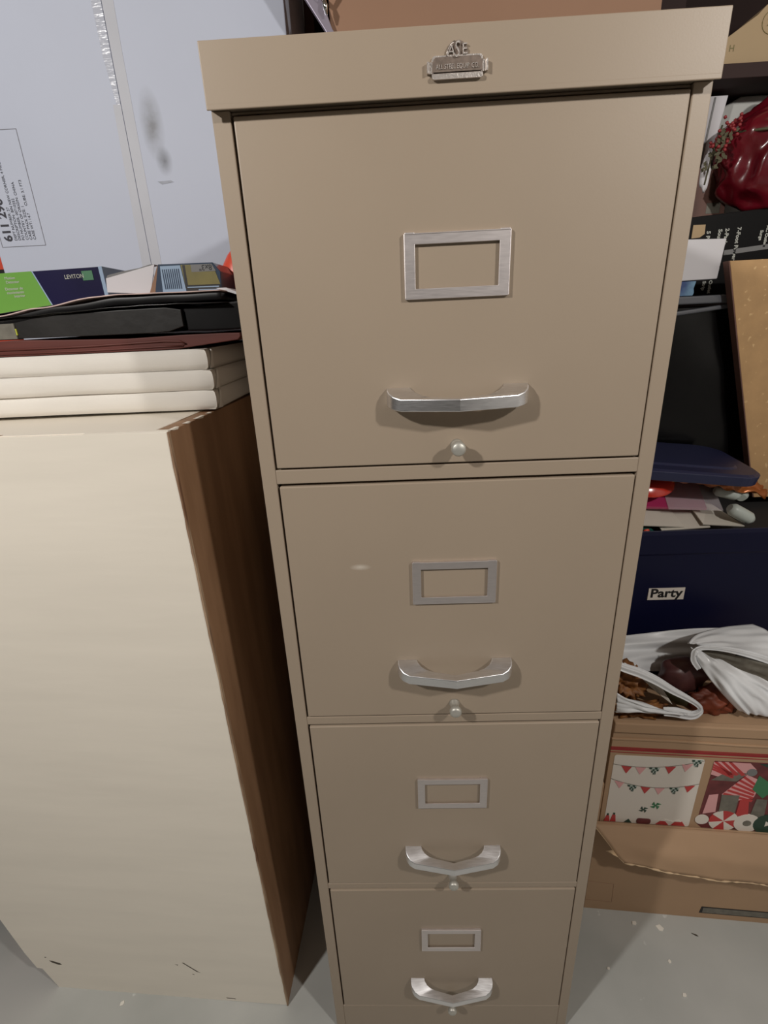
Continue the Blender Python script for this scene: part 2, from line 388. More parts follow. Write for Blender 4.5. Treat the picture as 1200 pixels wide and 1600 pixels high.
m = MB(); m.prism([(-.20,1.0106),(-.196,1.0126),(-.188,1.0106)], 0, .006)
m.build('worn_edge', 'cream', bc)

m = MB(); m.box(-1.25, -.868, .168, .19, 0, .35); tag(m.build('brown_board', 'wood', bevel=.001), 'dark red-brown board standing on the floor at the far left edge', 'board')

# ------------------------------------------------------------------ three stretched canvases
names = ['lowest of the three cream stretched canvases, lying directly on the painted cabinet', 'middle one of the three cream stretched canvases stacked on the painted cabinet', 'topmost of the three cream stretched canvases, right under the dark folders']
for i, (zc, xr, yf, rz) in enumerate(((1.0140, -.2725, .1385, -.3), (1.0375, -.2720, .1380, .4), (1.0610, -.2760, .1400, -.4))):
    t = .0232
    e = empty('stretched_canvas', (xr, yf, zc), names[i], 'canvas', math.radians(rz), 'stretched canvases on the painted cabinet')
    def cf(xa, xb, ya, yb, t=t, i=i):
        m = MB(); nx, nz = 60, 8
        def prof(v):   # rounded front edge from bottom to top
            a = v*PI; return .0042*(1-abs(math.sin(a))**.5), t*v
        def f(u, v):
            dy, z = prof(v); x = -.64+u*.64
            k = max(0, (x+.012)/.012)
            return Vector((x-.0035*(k**2)*0-.003*(1-abs(math.sin(v*PI))**.4)*(k > 0), dy+.0008*noise.noise(Vector((x*14, v*2, i*5)))+.003*k*k, z+.0006*noise.noise(Vector((x*9, 3, i)))))
        m.grid(f, nx, nz)
        def g(u, v):
            dy, z = prof(v); y = .003+u*.33
            return Vector((-.003*(1-abs(math.sin(v*PI))**.4)+.0015*math.exp(-((y-.02)/.008)**2)*0+.0006*noise.noise(Vector((y*14, v*3, i*7))), y, z+.0006*noise.noise(Vector((0, 3, i)))))
        m.grid(g, 40, nz)
        m.poly([(-.64, .004, t), (-.0015, .004, t), (-.002, .333, t), (-.64, .333, t)]); m.poly([(-.64, .004, 0), (-.0015, .004, 0), (-.002, .333, 0), (-.64, .333, 0)])
        m.poly([(-.64, .333, 0), (-.002, .333, 0), (-.002, .333, t), (-.64, .333, t)])
        return m
    cf(0, 0, 0, 0).build('wrapped_canvas', 'canvas', e)
    m = MB()   # folded corner of the wrap
    m.grid(lambda u, v: Vector((.0004+.0012*math.sin(u*PI), .006+.016*u+.010*math.sin(v*PI*.5)*(1-u), .001+(t-.002)*v)), 6, 8)
    m.build('corner_fold', 'canvas', e, solid=.001, smooth=True)

# ------------------------------------------------------------------ dark folders on the canvases
T0 = 1.0838
def wslab(prof_top, prof_bot, y0, y1, name, mt, label, cat, mats2=None, bevel=.0008, group=None):
    m = MB()
    m.prism(prof_top+prof_bot[::-1], y0, y1)
    return tag(m.build(name, mt, bevel=bevel), label, cat, group)
o = wslab([(-.62, 1.100), (-.505, 1.103), (-.45, 1.101), (-.369, 1.099), (-.303, 1.1005), (-.256, 1.1005), (-.2345, 1.1000)],
      [(-.62, T0+.001), (-.512, T0+.001), (-.451, T0+.001), (-.33, T0+.001), (-.31, T0+.0015), (-.238, 1.0925), (-.2345, 1.0960)], .148, .42, 'brown_folder', 'redbrown',
      'red-brown folder at the bottom of the dark pile, on the cream canvases', 'folder')
m = MB(); m.tube([(-.60, .1475, 1.0925), (-.42, .1475, 1.0925), (-.325, .1475, 1.0945), (-.306, .1475, 1.0935), (-.300, .1475, 1.0905), (-.305, .1475, 1.0885)], .0012, 8)
m.tube([(-.60, .1475, 1.0880), (-.42, .1475, 1.0875), (-.33, .1475, 1.0885), (-.305, .1475, 1.0885)], .001, 8)
m.build('flap_piping', 'redbrown', o)
o = wslab([(-.60, 1.122), (-.498, 1.1265), (-.44, 1.1290), (-.369, 1.1305), (-.318, 1.1310), (-.300, 1.128)],
      [(-.60, 1.1035), (-.499, 1.1045), (-.42, 1.1040), (-.34, 1.1040), (-.318, 1.1050), (-.300, 1.110)], .150, .45, 'black_portfolio', 'leather',
      'thick black leatherette portfolio lying on the red-brown folder', 'portfolio')
m = MB(); m.box(-.509, -.499, .1485, .15, 1.1085, 1.1155); m.build('yellow_tab', 'yellow', o, rot=(0, 0, 0))
m = MB(); m.box(-.60, -.500, .1482, .1502, 1.1045, 1.1215); m.build('grey_pocket', 'greyp', o)
wslab([(-.300, 1.1300), (-.27, 1.1325), (-.232, 1.1345), (-.220, 1.1340)], [(-.2985, 1.1045), (-.27, 1.1035), (-.236, 1.1040), (-.222, 1.107)], .155, .44, 'black_binder', 'blackpaper',
      'glossy black binder lying right of the portfolio, against the file cabinet', 'binder', bevel=.002)
m = MB()
def wavy(zs, y0, y1, thick, nx=60):
    def zf(x):
        for (xa, za), (xb, zb) in zip(zs, zs[1:]):
            if x <= xb: t = (x-xa)/(xb-xa); t = t*t*(3-2*t); return za+(zb-za)*t
        return zs[-1][1]
    x0, x1 = zs[0][0], zs[-1][0]
    return lambda u, v: Vector((x0+(x1-x0)*u, y0+(y1-y0)*v, zf(x0+(x1-x0)*u)+.0012*noise.noise(Vector((u*9, v*3, x0)))))
m.grid(wavy([(-.60, 1.1225), (-.518, 1.1235), (-.438, 1.1335), (-.369, 1.1395), (-.30, 1.1400), (-.251, 1.1400)], .150, .44, 0), 70, 12)
o = tag(m.build('black_folder', 'blackpaper', solid=.0080, smooth=False, bevel=.0008), 'curved black folder on top of the pile with a pale page edge', 'folder')
m = MB(); m.grid(wavy([(-.60, 1.1290), (-.515, 1.1295), (-.466, 1.1365), (-.395, 1.1455), (-.365, 1.1465), (-.300, 1.1462), (-.250, 1.1460)], .1495, .43, 0), 70, 8)
m.build('pale_page', 'pinkwhite', o, solid=.0012)
m = MB(); m.grid(wavy([(-.52, 1.1275), (-.438, 1.1305), (-.369, 1.1335), (-.30, 1.1340), (-.245, 1.1330)], .146, .43, 0), 50, 8)
tag(m.build('plastic_sleeve', 'blackplast', solid=.0010), 'thin shiny black plastic sleeve sandwiched between portfolio and curved folder', 'sleeve')
m = MB(); m.prism([(-.262, 1.1500), (-.250, 1.1500), (-.222, 1.1378), (-.222, 1.1368)], .17, .40)
tag(m.build('white_paper', 'whitepl'), 'white paper sheet sloping down beside the file cabinet behind the small box', 'paper')

# glossy green and navy box
e = empty('switch_box', (-.407, .2, 1.1485), 'glossy green and navy retail box lying on the dark folders', 'box', 0)
e.rotation_euler = (0, math.radians(-1.2), math.radians(2))
m = MB()
m.prism([(-.30, -.0240), (-.0005, .0), (0, .0335), (-.30, .0335)], 0, .09)
m.prism([(-.30, -.0238), (-.0730, -.0055), (-.0865, .0337), (-.30, .0337)], -.0003, .001, mi=1)
m.prism([(-.0730, -.0055), (-.0715, -.0055), (-.0850, .0337), (-.0865, .0337)], -.0004, .001, mi=2)
m.prism([(-.0045, -.0002), (.0003, -.0002), (.0003, .0337), (-.0045, .0337)], -.0005, .0905, mi=2)
m.build('carton', ['nbox', 'gbox', 'palebl'], e, bevel=.0004)
for k, (s_, z_, x_) in enumerate((('Motion', .0285, -.104), ('Detector', .0240, -.100), ('Detector de', .0165, -.098), ('movimiento', .0122, -.098), ('interior', .0080, -.098))):
    m = MB(); m.text(s_, .0044, (x_-.004, -.0006, z_-.002), (1,0,0), (0,0,1), 0, .0001, 'RIGHT'); m.build('text_line', 'textwhite', e)
m = MB(); m.text('LEVITON', .0066, (-.0600+.012, -.0006, .0225), (1,0,0), (0,0,1), 0, .0001, 'LEFT', .9); m.build('brand_name', 'textwhite', e)
m = MB(); m.box(-.026, -.0130, -.0005, .0002, .0195, .0300); m.build('green_logo', 'green', e)

# small hardware box with an open flap
e = empty('hardware_box', (-.331, .18, 1.1468), 'small blue-grey box with barcode and open white end flap, on the dark folders', 'box')
m = MB()
m.prism([(-.009, .0), (.072, -.001), (.074, .0215), (.0660, .0315), (.0010, .0322)], .0, .09)
m.build('carton', 'bluebox', e, bevel=.0006)
m = MB()
m.prism([(.0015, .0015), (.030, .0012), (.0275, .0300), (.0035, .0300)], -.0004, .0, mi=0)
for k in range(9):
    x = .0050+k*.0024; m.prism([(x, .0050), (x+.0013, .0050), (x+.0011, .0265), (x, .0265)], -.0006, -.0004, mi=1)
m.prism([(.0300, .0085), (.0720, .0080), (.0680, .0220), (.0415, .0222), (.0405, .0300), (.0280, .0305)], -.0004, 0, mi=2)
m.prism([(.0400, .0222), (.0690, .0222), (.0650, .0300), (.0400, .0302)], -.0005, 0, mi=3)
m.prism([(.0310, .0010), (.0715, .0), (.0715, .0078), (.0310, .0080)], -.0004, 0, mi=4)
m.prism([(.032, .0055), (.0700, .0050), (.0700, .0062), (.032, .0066)], -.0006, 0, mi=0)
m.prism([(.045, .0025), (.0700, .0020), (.0700, .0030), (.045, .0034)], -.0006, 0, mi=0)
m.prism([(.030, .030), (.033, .030), (.033, .004), (.030, .004)], -.0005, 0, mi=4)
m.text('8x3"', .0085, (.0650, -.0007, .0292), (-1,0,0), (0,0,-1), 4, .0001)
m.build('printed_label', ['palebl', 'bluebox', 'olive', 'silver', 'black'], e)
m = MB()
m.prism([(-.0745, .0060), (-.0725, .0215), (-.0100, .0340), (-.0210, .0020)], .016, .0168)
m.build('end_flap', 'whitepl', e)
m = MB(); m.prism([(-.0725, .0215), (-.0700, .0250), (-.0500, .0285), (-.0300, .0310), (-.0150, .0345), (-.0100, .0340)], .0165, .030); m.build('torn_flap_edge', 'silver', e)
m = MB(); m.prism([(-.0205, .0005), (-.0005, .0005), (.0010, .0310), (-.0040, .0320)], .010, .014); m.build('inner_wall', 'kraftred', e)

# orange red cup
m = MB()
m.lathe([(.0001, 0), (.018, 0), (.021, .006), (.0225, .018), (.020, .032), (.013, .045), (.006, .051), (.0001, .053)], (0, 0, 0), 'z', 28)
for v in m.bm.verts: v.co += Vector((.002*noise.noise(v.co*60), .002*noise.noise(v.co*50+Vector((4,0,0))), 0)); 
o = m.build('orange_plastic_cup', 'orange', loc=(-.2560, .255, 1.1480), smooth=True); tag(o, 'rounded orange-red plastic thing half hidden behind the file cabinet edge', 'plastic cap')

# ------------------------------------------------------------------ white carton
e = empty('white_carton', (-.47, .49, 0), 'tall white cardboard carton with taped centre seam standing behind the folders', 'carton')
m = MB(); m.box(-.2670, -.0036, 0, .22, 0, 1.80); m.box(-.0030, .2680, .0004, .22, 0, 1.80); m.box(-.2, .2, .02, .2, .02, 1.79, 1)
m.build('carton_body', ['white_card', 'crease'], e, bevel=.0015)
m = MB()
m.prism([(-.0100, 1.44), (-.0040, 1.44), (-.0038, 1.795), (-.0230, 1.795), (-.0170, 1.50)], -.0005, 0); m.build('glossy_tape', 'packtape', e)
m = MB(); m.prism([(-.0230, 1.0), (-.0038, 1.0), (-.0038, 1.44), (-.0160, 1.44)], -.0002, 0); m.prism([(-.0028, 1.0), (.0150, 1.0), (.0140, 1.50), (.0180, 1.795), (-.0028, 1.795)], -.0001, .0006)
m.build('side_tape', 'tapetan', e)
m = MB()
def line(x0, z0, x1, z1, w, mi=0, y=-.0004):
    d = Vector((x1-x0, z1-z0)).normalized(); n = Vector((-d.y, d.x))*w/2
    m.prism([(x0-n.x, z0-n.y), (x1-n.x, z1-n.y), (x1+n.x, z1+n.y), (x0+n.x, z0+n.y)], y, .0002, mi=mi)
X0 = .47
for a in ((-.727, 1.251, -.727, 1.417), (-.727, 1.417, -.6505, 1.417), (-.6505, 1.417, -.6505, 1.251), (-.6505, 1.251, -.727, 1.251)): line(a[0]+X0, a[1], a[2]+X0, a[3], .0010, 1)
R_, U_ = (0,0,1), (-1,0,0)
m.text('611 296', .0195, (-.7060+X0, -.0004, 1.2590), R_, U_, 0, .0001, bold=.0006)
for k, s_ in enumerate(('DEPT NUMBER: 27', 'DESCRIPTION: BIN NEW CORNER, 4 PIECE', 'PO NUMBER: 00710252', 'COUNTRY OF ORIGIN: CHINA', 'CASE PACK SIZE: 1', 'CASE WT: 14.7      CUBE: 3.1 FT3')):
    m.text(s_, .0062, (-.6975+.0066*k+X0, -.0004, 1.2600), R_, U_, 0, .0001, sx=1.0)
m.build('printed_label', ['print', 'printgrey'], e)
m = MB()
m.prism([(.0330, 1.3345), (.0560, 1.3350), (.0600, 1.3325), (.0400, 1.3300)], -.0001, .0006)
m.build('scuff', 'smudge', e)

# things behind the carton's edges
m = MB(); m.box(-1.05, -.752, .56, .70, 0, 1.30); m.box(-1.05, -.7515, .559, .701, 1.10, 1.225, 1)
tag(m.build('orange_case', ['orange', 'black'], bevel=.001), 'orange and black edge peeking out left of the white carton', 'panel')
m = MB(); m.box(-.2430, -.2300, .725, .765, 0, 2.3); tag(m.build('red_board', 'redpaint'), 'thin red board edge right of the white carton', 'board')
m = MB(); m.tube([(-.2175, .74, 0), (-.2175, .74, 2.3)], .0118, 24); tag(m.build('metal_pole', 'lilac'), 'pale lilac-grey pole between the red board and the wooden post', 'pole')
m = MB(); m.box(-.2040, -.1860, .73, .81, 0, 2.6); tag(m.build('wooden_post', 'wood', bevel=.001), 'dark brown wooden post rising behind the file cabinet', 'post')
m = MB(); m.box(-.184, -.05, .78, .80, 0, 2.2); tag(m.build('black_backboard', 'blackbox'), 'black panel behind the wooden post and grey bar', 'panel')

# on top of the file cabinet
m = MB(); ZL = 1.3015
m.box(-.1320, .333, .445, .63, ZL, 1.80)
o = tag(m.build('brown_carton', 'kraftred', bevel=.002), 'reddish brown cardboard carton on top of the file cabinet', 'carton')
m = MB()
m.prism([(-.250, 1.66), (-.167, 1.531), (-.139, 1.491), (-.020, ZL), (.010, ZL), (-.128, 1.491), (-.143, 1.531), (-.190, 1.66)], .432, .4435)
tag(m.build('metal_bar', 'lilac', bevel=.001), 'slanted grey metal bar leaning against the brown carton on the file cabinet', 'bar')
m = MB()
m.tube([(-.152, .429, 1.545), (-.146, .426, 1.528), (-.137, .424, 1.521), (-.128, .426, 1.530), (-.122, .430, 1.545)], .0034, 10)
m.tube([(-.1365, .425, 1.522), (-.1350, .423, 1.512), (-.1340, .425, 1.503)], [.002, .0040, .0015], 10)
tag(m.build('chrome_clip', 'conduit'), 'small shiny chrome clip on the slanted grey bar', 'clip')

# ------------------------------------------------------------------ rack at right
e = empty('storage_rack', (.22, .62, 0), 'dark brown storage rack behind the items on the right', 'shelf')
m = MB(); m.box(0, 1.2, 0, .45, 1.468, 1.489); m.build('shelf', 'rackwood', e, bevel=.001)
m = MB(); m.box(0, 1.2, 0-.09, .45, .786, .806); m.build('shelf', 'rackwood', e, bevel=.001)
m = MB(); m.box(0, 1.2, .45, .47, 0, 2.3); m.build('back_board', 'rackwood', e)
for x in (0, 1.16):
    for y in (0.0, .41):
        m = MB(); m.box(x, x+.04, y, y+.04, 0, 2.3) if y else m.box(x-.02, x, y, y+.04, 0, 2.3); m.build('post', 'rackwood', e, bevel=.001)

m = MB()
m.prism([(.470, 1.4895), (.470, 1.497), (.523, 1.525), (.573, 1.556), (.585, 1.568), (.78, 1.700), (.90, 1.70), (.90, 1.4895)], .63, .95)
o = tag(m.build('tan_carton', 'krafttan', bevel=.001), 'pale tan cardboard carton with slanted top on the upper rack shelf', 'carton')
m = MB()
m.text('H', .0130, (.5335, .6295, 1.5085), (1,0,0), (0,0,1), 0, .0001); m.build('printed_letter', 'olive', o)
m = MB(); m.text('26', .0150, (.5900, .6295, 1.5400), (1,0,.1), (0,0,1), 0, .0001)
cpts = [(.5985+.0165*math.cos(a*PI/12), .6292, 1.5450+.0165*math.sin(a*PI/12)) for a in range(25)]
m.tube(cpts, .0004, 6)
m.build('printed_seal', 'olive', o)
e = empty('long_carton', (.25, .66, 1.4895), 'dark brown carton next to the tan one on the upper rack shelf', 'carton')
m = MB(); m.box(0, .215, 0, .25, 0, .35); m.build('carton_body', 'rackwood', e, bevel=.001)

# black glossy storage bin on the lower shelf
e = empty('black_bin', (.40, .535, .8065), 'glossy black plastic storage bin with clear grey rim, behind the particle board', 'storage bin')
m = MB()
def binf(u, v):
    z = v*.295; x = -.02+u*.46
    return Vector((x+ .0, .012*(1-v)+.004*noise.noise(Vector((u*5, v*4, 1)))-.004*math.sin(v*PI), z))
m.grid(binf, 30, 16); m.box(-.02, .44, .014, .36, 0, .295)
m.build('tub', 'blackplast', e)
m = MB(); m.box(-.025, .445, -.012, .37, .3010, .3150); m.prism([(-.025, .286), (.06, .290), (.16, .300), (.44, .300), (.44, .294), (.16, .292), (.06, .282), (-.025, .276)], -.010, -.004)
m.build('rim', 'greyrim', e, bevel=.003, seg=3)

m = MB(); zb = 1.1220
m.prism([(.440, zb), (.4835, zb), (.4850, 1.1270), (.4835, 1.1340), (.4860, 1.1460), (.440, 1.1460)], .5225, .57)
tag(m.build('blue_packet', 'bluewrap', bevel=.001), 'small blue plastic packet under the white box on the black bin', 'packet')
m = MB(); m.prism([(.440, 1.1465), (.520, 1.1480), (.524, 1.2110), (.440, 1.2130)], .520, .575)
tag(m.build('white_box', 'whitepl', bevel=.0012), 'plain white box on the blue packet beside the file cabinet edge', 'box')

e = empty('black_printed_box', (.47, .60, 1.1220), 'black retail box with white sideways lettering on the black bin', 'box')
m = MB(); m.prism([(0, 0), (.43, 0), (.43, .160), (.165, .1440), (.03, .1350), (0, .1330)], 0, .19); m.build('carton', 'blackbox', e, bevel=.001)
m = MB(); m.prism([(.100, .0690), (.30, .0870), (.30, .0950), (.100, .0775)], -.0006, 0); m.build('grey_stripe', 'silver', e)
m = MB(); m.prism([(.035, .1000), (.050, .1010), (.058, .1065), (.057, .1220), (.035, .1220)], -.0012, 0); m.build('tan_patch', 'gold', e)
R_, U_ = (0,0,-1), (1,0,0)
for x_, z_, s_, t_ in ((.062, .1110, .0085, '5 Port'), (.0830, .1130, .0085, 'Sound'), (.0955, .1140, .0085, '2-Pack'), (.1170, .1150, .0085, '7-Foot Power Cord'), (.1600, .1080, .0065, 'Surge'), (.1700, .1150, .0065, 'AC Outlets'), (.0700, .0260, .0075, 'Strip'), (.0820, .0270, .0075, 'Outlet')):
    m = MB(); m.text(t_, s_*1.15, (x_, -.0005, z_), R_, U_, 0, .0001, bold=.0003); m.build('text_line', 'textwhite', e)

m = MB(); m.prism([(.500, 1.2610), (.592, 1.2640), (.590, 1.3320), (.552, 1.3450), (.500, 1.3480)], .66, .80); m.box(.556, .582, .6594, .66, 1.270, 1.288, 1)
tag(m.build('brown_printed_box', ['pinkbox', 'greyp'], bevel=.001), 'small brown printed box beside the red bag on the black box', 'box')
m = MB(); m.prism([(.490, 1.3470), (.5520, 1.3470), (.5680, 1.4600), (.500, 1.4600)], .67, .72)
for x in (.513, .535): m.prism([(x, 1.35), (x+.004, 1.35), (x+.012, 1.458), (x+.008, 1.458)], .6694, .671, mi=1)
tag(m.build('white_slim_box', ['whitepl', 'silver'], bevel=.001), 'slim upright white box left of the red bag', 'box')

m = MB(); m.prism([(.535, 1.2650), (.545, 1.452), (.66, 1.512-.052), (.90, 1.455), (.90, 1.2900)], .80, 1.0)
m.bm.free(); m = MB()
m.prism([(.575, 1.345), (.570, 1.400), (.5660, 1.4400), (.5800, 1.4520), (.6100, 1.4670), (.80, 1.4670), (.88, 1.40), (.88, 1.345)], .700, .90)
m.box(.60, .86, .74, .90, 1.2700, 1.345)
tag(m.build('grey_bin', 'greybin', bevel=.004, seg=3), 'light grey plastic tub behind the red bag on the rack', 'tub')

# red plastic bag with berry pick
e = empty('red_bag', (.610, .62, 1.2650), 'shiny dark red plastic bag tied with cord, on the black box', 'bag')
m = MB()
bm = m.bm; r = bmesh.ops.create_icosphere(bm, subdivisions=5, radius=1)
for v in r['verts']:
    p = v.co.copy(); w = 1+.22*noise.noise(p*1.6+Vector((3,1,0)))-.24*abs(noise.noise(p*1.9+Vector((1,5,2))))-.04*abs(noise.noise(p*5.3))+.10
    x = p.x*.105*w; y = p.y*.060*w; z = (p.z*.086)*w+.086
    if z < .0: z = 0
    z *= 1+.10*math.sin(p.x*2+1)
    v.co = Vector((x+.040, y, max(0, z)))
m.build('bag_body', 'redfoil', e, smooth=True)
m = MB(); m.tube([(-.055, -.025, .118), (-.03, -.055, .113), (.01, -.064, .112), (.05, -.066, .120), (.10, -.060, .136), (.14, -.03, .15)], .0022, 8); m.build('cord', 'leaf', e)

e = empty('berry_pick', (.508, .590, 1.2760), 'frosted red berry pick with leaves hanging at the red bag', 'decoration')
m = MB(); rnd = random.Random(5)
m.tube([(0, 0, .03), (.006, .003, .07), (.02, .01, .12)], .0015, 6); 
for k in range(46):
    t = rnd.random(); c = Vector((.006+.026*t+rnd.uniform(-.012,.012), rnd.uniform(-.016,.01), .075+.052*t+rnd.uniform(-.012,.012)))
    m.blob(c, (.0032,)*3, mi=1, amp=.1, sub=1)
for k in range(60):
    t = rnd.random(); c = Vector((.004+.022*t+rnd.uniform(-.010,.012), rnd.uniform(-.014,.01), .055+.055*t)); a = rnd.random()*6.28
    d = Vector((math.cos(a)*.009, -.003, math.sin(a)*.009)); n = Vector((-d.z, 0, d.x))*.35
    m.poly([c-d*.2, c+d*.5+n, c+d, c+d*.5-n])
m.build('sprig', ['leaf', 'berry'], e)
m = MB(); m.blob((.010, .02, .055), (.008, .006, .028), amp=.3, sub=3); m.build('white_ribbon', 'whitepl', e)

# particle board leaning in front of the bin
m = MB()
m.prism([(.526, 1.1745), (.634, .826), (.6620, .7375), (1.20, .7375), (1.20, 1.19), (.60, 1.1745)], .502, .519)
m.prism([(.5235, 1.1745), (.526, 1.1745), (.6620, .7375), (.6595, .7375)], .502, .519, mi=1)
tag(m.build('particle_board', ['osb', 'osbedge'], bevel=.0008), 'tan speckled particle board leaning behind the navy tote at the right edge', 'board')

# ------------------------------------------------------------------ party tote
m = MB(); m.box(.25, .79, .37, .68, .0, .385); tag(m.build('support_carton', 'kraft', bevel=.002), 'plain cardboard carton under the navy tote', 'carton')
e = empty('party_tote', (.52, .525, .386), 'open navy plastic tote marked Party with party supplies inside', 'tote')
def rr3(hx, hy, r, z, n=6): return [(x, y, z) for x, y in round_rect(-hx, hx, -hy, hy, r, n)]
m = MB()
def loft(rings, mi=0, caps=(True, False)):
    R = [[m.bm.verts.new(p) for p in ring] for ring in rings]; n = len(R[0])
    for a, b in zip(R, R[1:]):
        for k in range(n): f = m.bm.faces.new([a[k], a[(k+1) % n], b[(k+1) % n], b[k]]); f.material_index = mi
    if caps[0]: m.bm.faces.new(R[0]).material_index = mi
    if caps[1]: m.bm.faces.new(R[-1]).material_index = mi
loft([rr3(.265, .156, .04, 0), rr3(.278, .168, .045, .300), rr3(.280, .170, .045, .304), rr3(.284, .172, .046, .342), rr3(.282, .170, .045, .350), rr3(.277, .166, .043, .349), rr3(.274, .163, .043, .30), rr3(.260, .150, .04, .01)], caps=(True, True))
m.build('tub', 'navy', e, bevel=.0012)
m = MB(); y_ = -.1650
m.box(-.1160, -.0495, y_-.0012, y_+.0085, .2060, .2310); 
m.text('Party', .0255, (-.0830, y_-.0014, .2120), (1,0,0), (0,0,1), 1, .0001, 'CENTER', 1.10, .0007)
o = m.build('name_label', ['picwhite', 'black'], e); tag(o, 'white label reading Party')
m = MB(); m.box(.285, .75, .385, .66, .400, .715); tag(m.build('dark_cloth', 'darkcloth', bevel=.02, seg=4), 'dark folded cloth filling the navy tote', 'cloth')

def sheet(name, pts, mt, label, cat, th=.0015, mats=None, group=None):
    m = MB(); m.poly(pts); return tag(m.build(name, mt, solid=th), label, cat, group)
sheet('paper_sheet', [(.360, .366, .7440), (.455, .372, .7340), (.440, .45, .7700), (.355, .45, .7700)], 'palesheet', 'off-white paper sheet at the left of the navy tote', 'paper', .002, group='paper sheets in the navy tote')
sheet('paper_sheet', [(.415, .370, .7290), (.500, .370, .7330), (.495, .45, .7690), (.405, .45, .7690)], 'palesheet', 'off-white paper sheet in the middle of the navy tote', 'paper', .002, group='paper sheets in the navy tote')
sheet('paper_sheet', [(.485, .368, .7400), (.560, .370, .7330), (.530, .44, .7560), (.480, .45, .7740)], 'palesheet', 'off-white paper sheet at the right of the navy tote', 'paper', .002, group='paper sheets in the navy tote')
m = MB(); m.prism([(.355, .7365), (.400, .7310), (.402, .7270), (.355, .7270)], .362, .41); m.blob((.384, .362, .7335), (.006, .003, .004), 1, sub=2)
tag(m.build('teal_packet', ['teal', 'orange']), 'teal printed packet at the front left inside the tote', 'packet')
m = MB(); m.poly([(.375, .395, .7660), (.500, .390, .7600), (.510, .46, .8010), (.380, .47, .7960)])
o = tag(m.build('party_packet', 'magenta', solid=.006, bevel=.001), 'magenta party packet in clear film on the paper sheets', 'packet')
m = MB(); m.poly([(.430, .386, .7640), (.525, .382, .7600), (.530, .45, .8040), (.440, .455, .8040)]); m.build('clear_wrap', 'clearwrap', o, solid=.001)
m = MB()
m.lathe([(.0001, .018), (.030, .017), (.046, .012), (.052, .002), (.054, 0), (.050, -.003), (.030, -.006), (.0001, -.007)], (0, 0, 0), 'z', 36)
o = tag(m.build('red_disc', 'redgloss', loc=(.395, .425, .8120), rot=(math.radians(22), 0, 0)), 'shiny red-orange plastic lid inside the navy tote', 'lid')
m = MB(); m.grid(patch([[(.42,.40,.818),(.48,.385,.812),(.54,.385,.800),(.605,.395,.778)], [(.42,.42,.824),(.48,.40,.826),(.54,.40,.820),(.605,.40,.796)], [(.42,.45,.828),(.48,.44,.832),(.54,.43,.824),(.60,.42,.806)], [(.42,.49,.815),(.48,.49,.815),(.54,.49,.81),(.58,.48,.80)]], .012, 30, 2, (0,-.4,1)), 40, 24)
tag(m.build('foil_packet', 'orangefoil', solid=.002), 'crumpled orange foil packet under the navy lid', 'packet')
for (a, b, r, l) in (((.530,.375,.7680),(.572,.372,.7440),.0115,'front pale grey party tube at the right of the tote'), ((.520,.41,.7900),(.560,.40,.7800),.010,'pale grey party tube behind the front one'), ((.565,.40,.7760),(.580,.44,.7900),.012,'short pale tube at the tote corner')):
    A, B = Vector(a), Vector(b); m = MB(); m.tube([A, A.lerp(B,.15), A.lerp(B,.5), A.lerp(B,.85), B], [r*.6, r, r*1.02, r, r*.6], 16)
    tag(m.build('party_tube', 'tube'), l, 'tube', 'pale tubes in the navy tote')
# navy lid resting on the contents
m = MB()
loft([rr3(.172, .088, .04, 0), rr3(.178, .094, .045, .002), rr3(.180, .096, .046, .018), rr3(.174, .090, .042, .0215), rr3(.150, .066, .03, .0215), rr3(.146, .062, .028, .0245), rr3(.05, .03, .02, .0245)], caps=(True, True))
tag(m.build('navy_lid', 'navylid', loc=(.392, .447, .8330), rot=(math.radians(2.5), math.radians(5.5), math.radians(-4)), bevel=.001), 'navy plastic tote lid lying tilted on the party supplies', 'lid')

# ------------------------------------------------------------------ opened cardboard box with bags
RX = math.radians(-5)
e = empty('cardboard_box', (.283, .180, 0), 'open brown cardboard box on the floor with its front flap folded down', 'box', RX)
m = MB(); wd, dp, hf = .43, .165, .238
m.box(0, wd, 0, .004, 0, hf); m.box(0, wd, dp-.004, dp, 0, .43); m.box(0, .004, .004, dp-.004, 0, .33); m.box(wd-.004, wd, .004, dp-.004, 0, .43); m.box(.004, wd-.004, .004, dp-.004, 0, .004)
def ln(x0, z0, x1, z1, w):
    d = Vector((x1-x0, z1-z0)).normalized(); n = Vector((-d.y, d.x))*w/2
    m.prism([(x0-n.x, z0-n.y), (x1-n.x, z1-n.y), (x1+n.x, z1+n.y), (x0+n.x, z0+n.y)], -.0004, .0005, mi=1)
for a in ((.0, .079, .048, .0765), (.048, .0765, .050, .024), (.050, .024, .002, .025)): ln(*a, .0008)
m.build('box_body', ['kraft', 'kraftred'], e, bevel=.0008)
m = MB(); m.prism([(.214, .0330), (wd, .0330), (wd, .0150), (.212, .0150)], -.0006, .0005); m.prism([(.217, .0310), (wd, .0310), (wd, .0170), (.217, .0170)], -.0008, .0005, mi=1)
m.build('printed_bar', ['black', 'greyp'], e)
m = MB()
fl = .0
def flapf(u, v):
    xa = -.012+u*(wd+.012); xb = .040+u*(wd-.040)
    if u < .06: pass
    x = xa+(xb-xa)*v**.8
    y = -.0015-.037*v-.006*math.sin(v*PI)
    z = hf+.002-(.044+.034*u)*v-.006*v*v+.0045*noise.noise(Vector((u*5, v*2.5, 1)))*v*2
    y += -.004*noise.noise(Vector((u*6+3, v*3, 5)))*v
    return Vector((x, y, z))
m.grid(flapf, 60, 14); fo = m.build('front_flap', 'kraft', e, solid=.0032, smooth=True)
m = MB(); rnd = random.Random(9)
pth = [flapf(k/60, 1.0)+Vector((0, -.0006, -.0006+rnd.uniform(-.0006, .0006))) for k in range(61)]
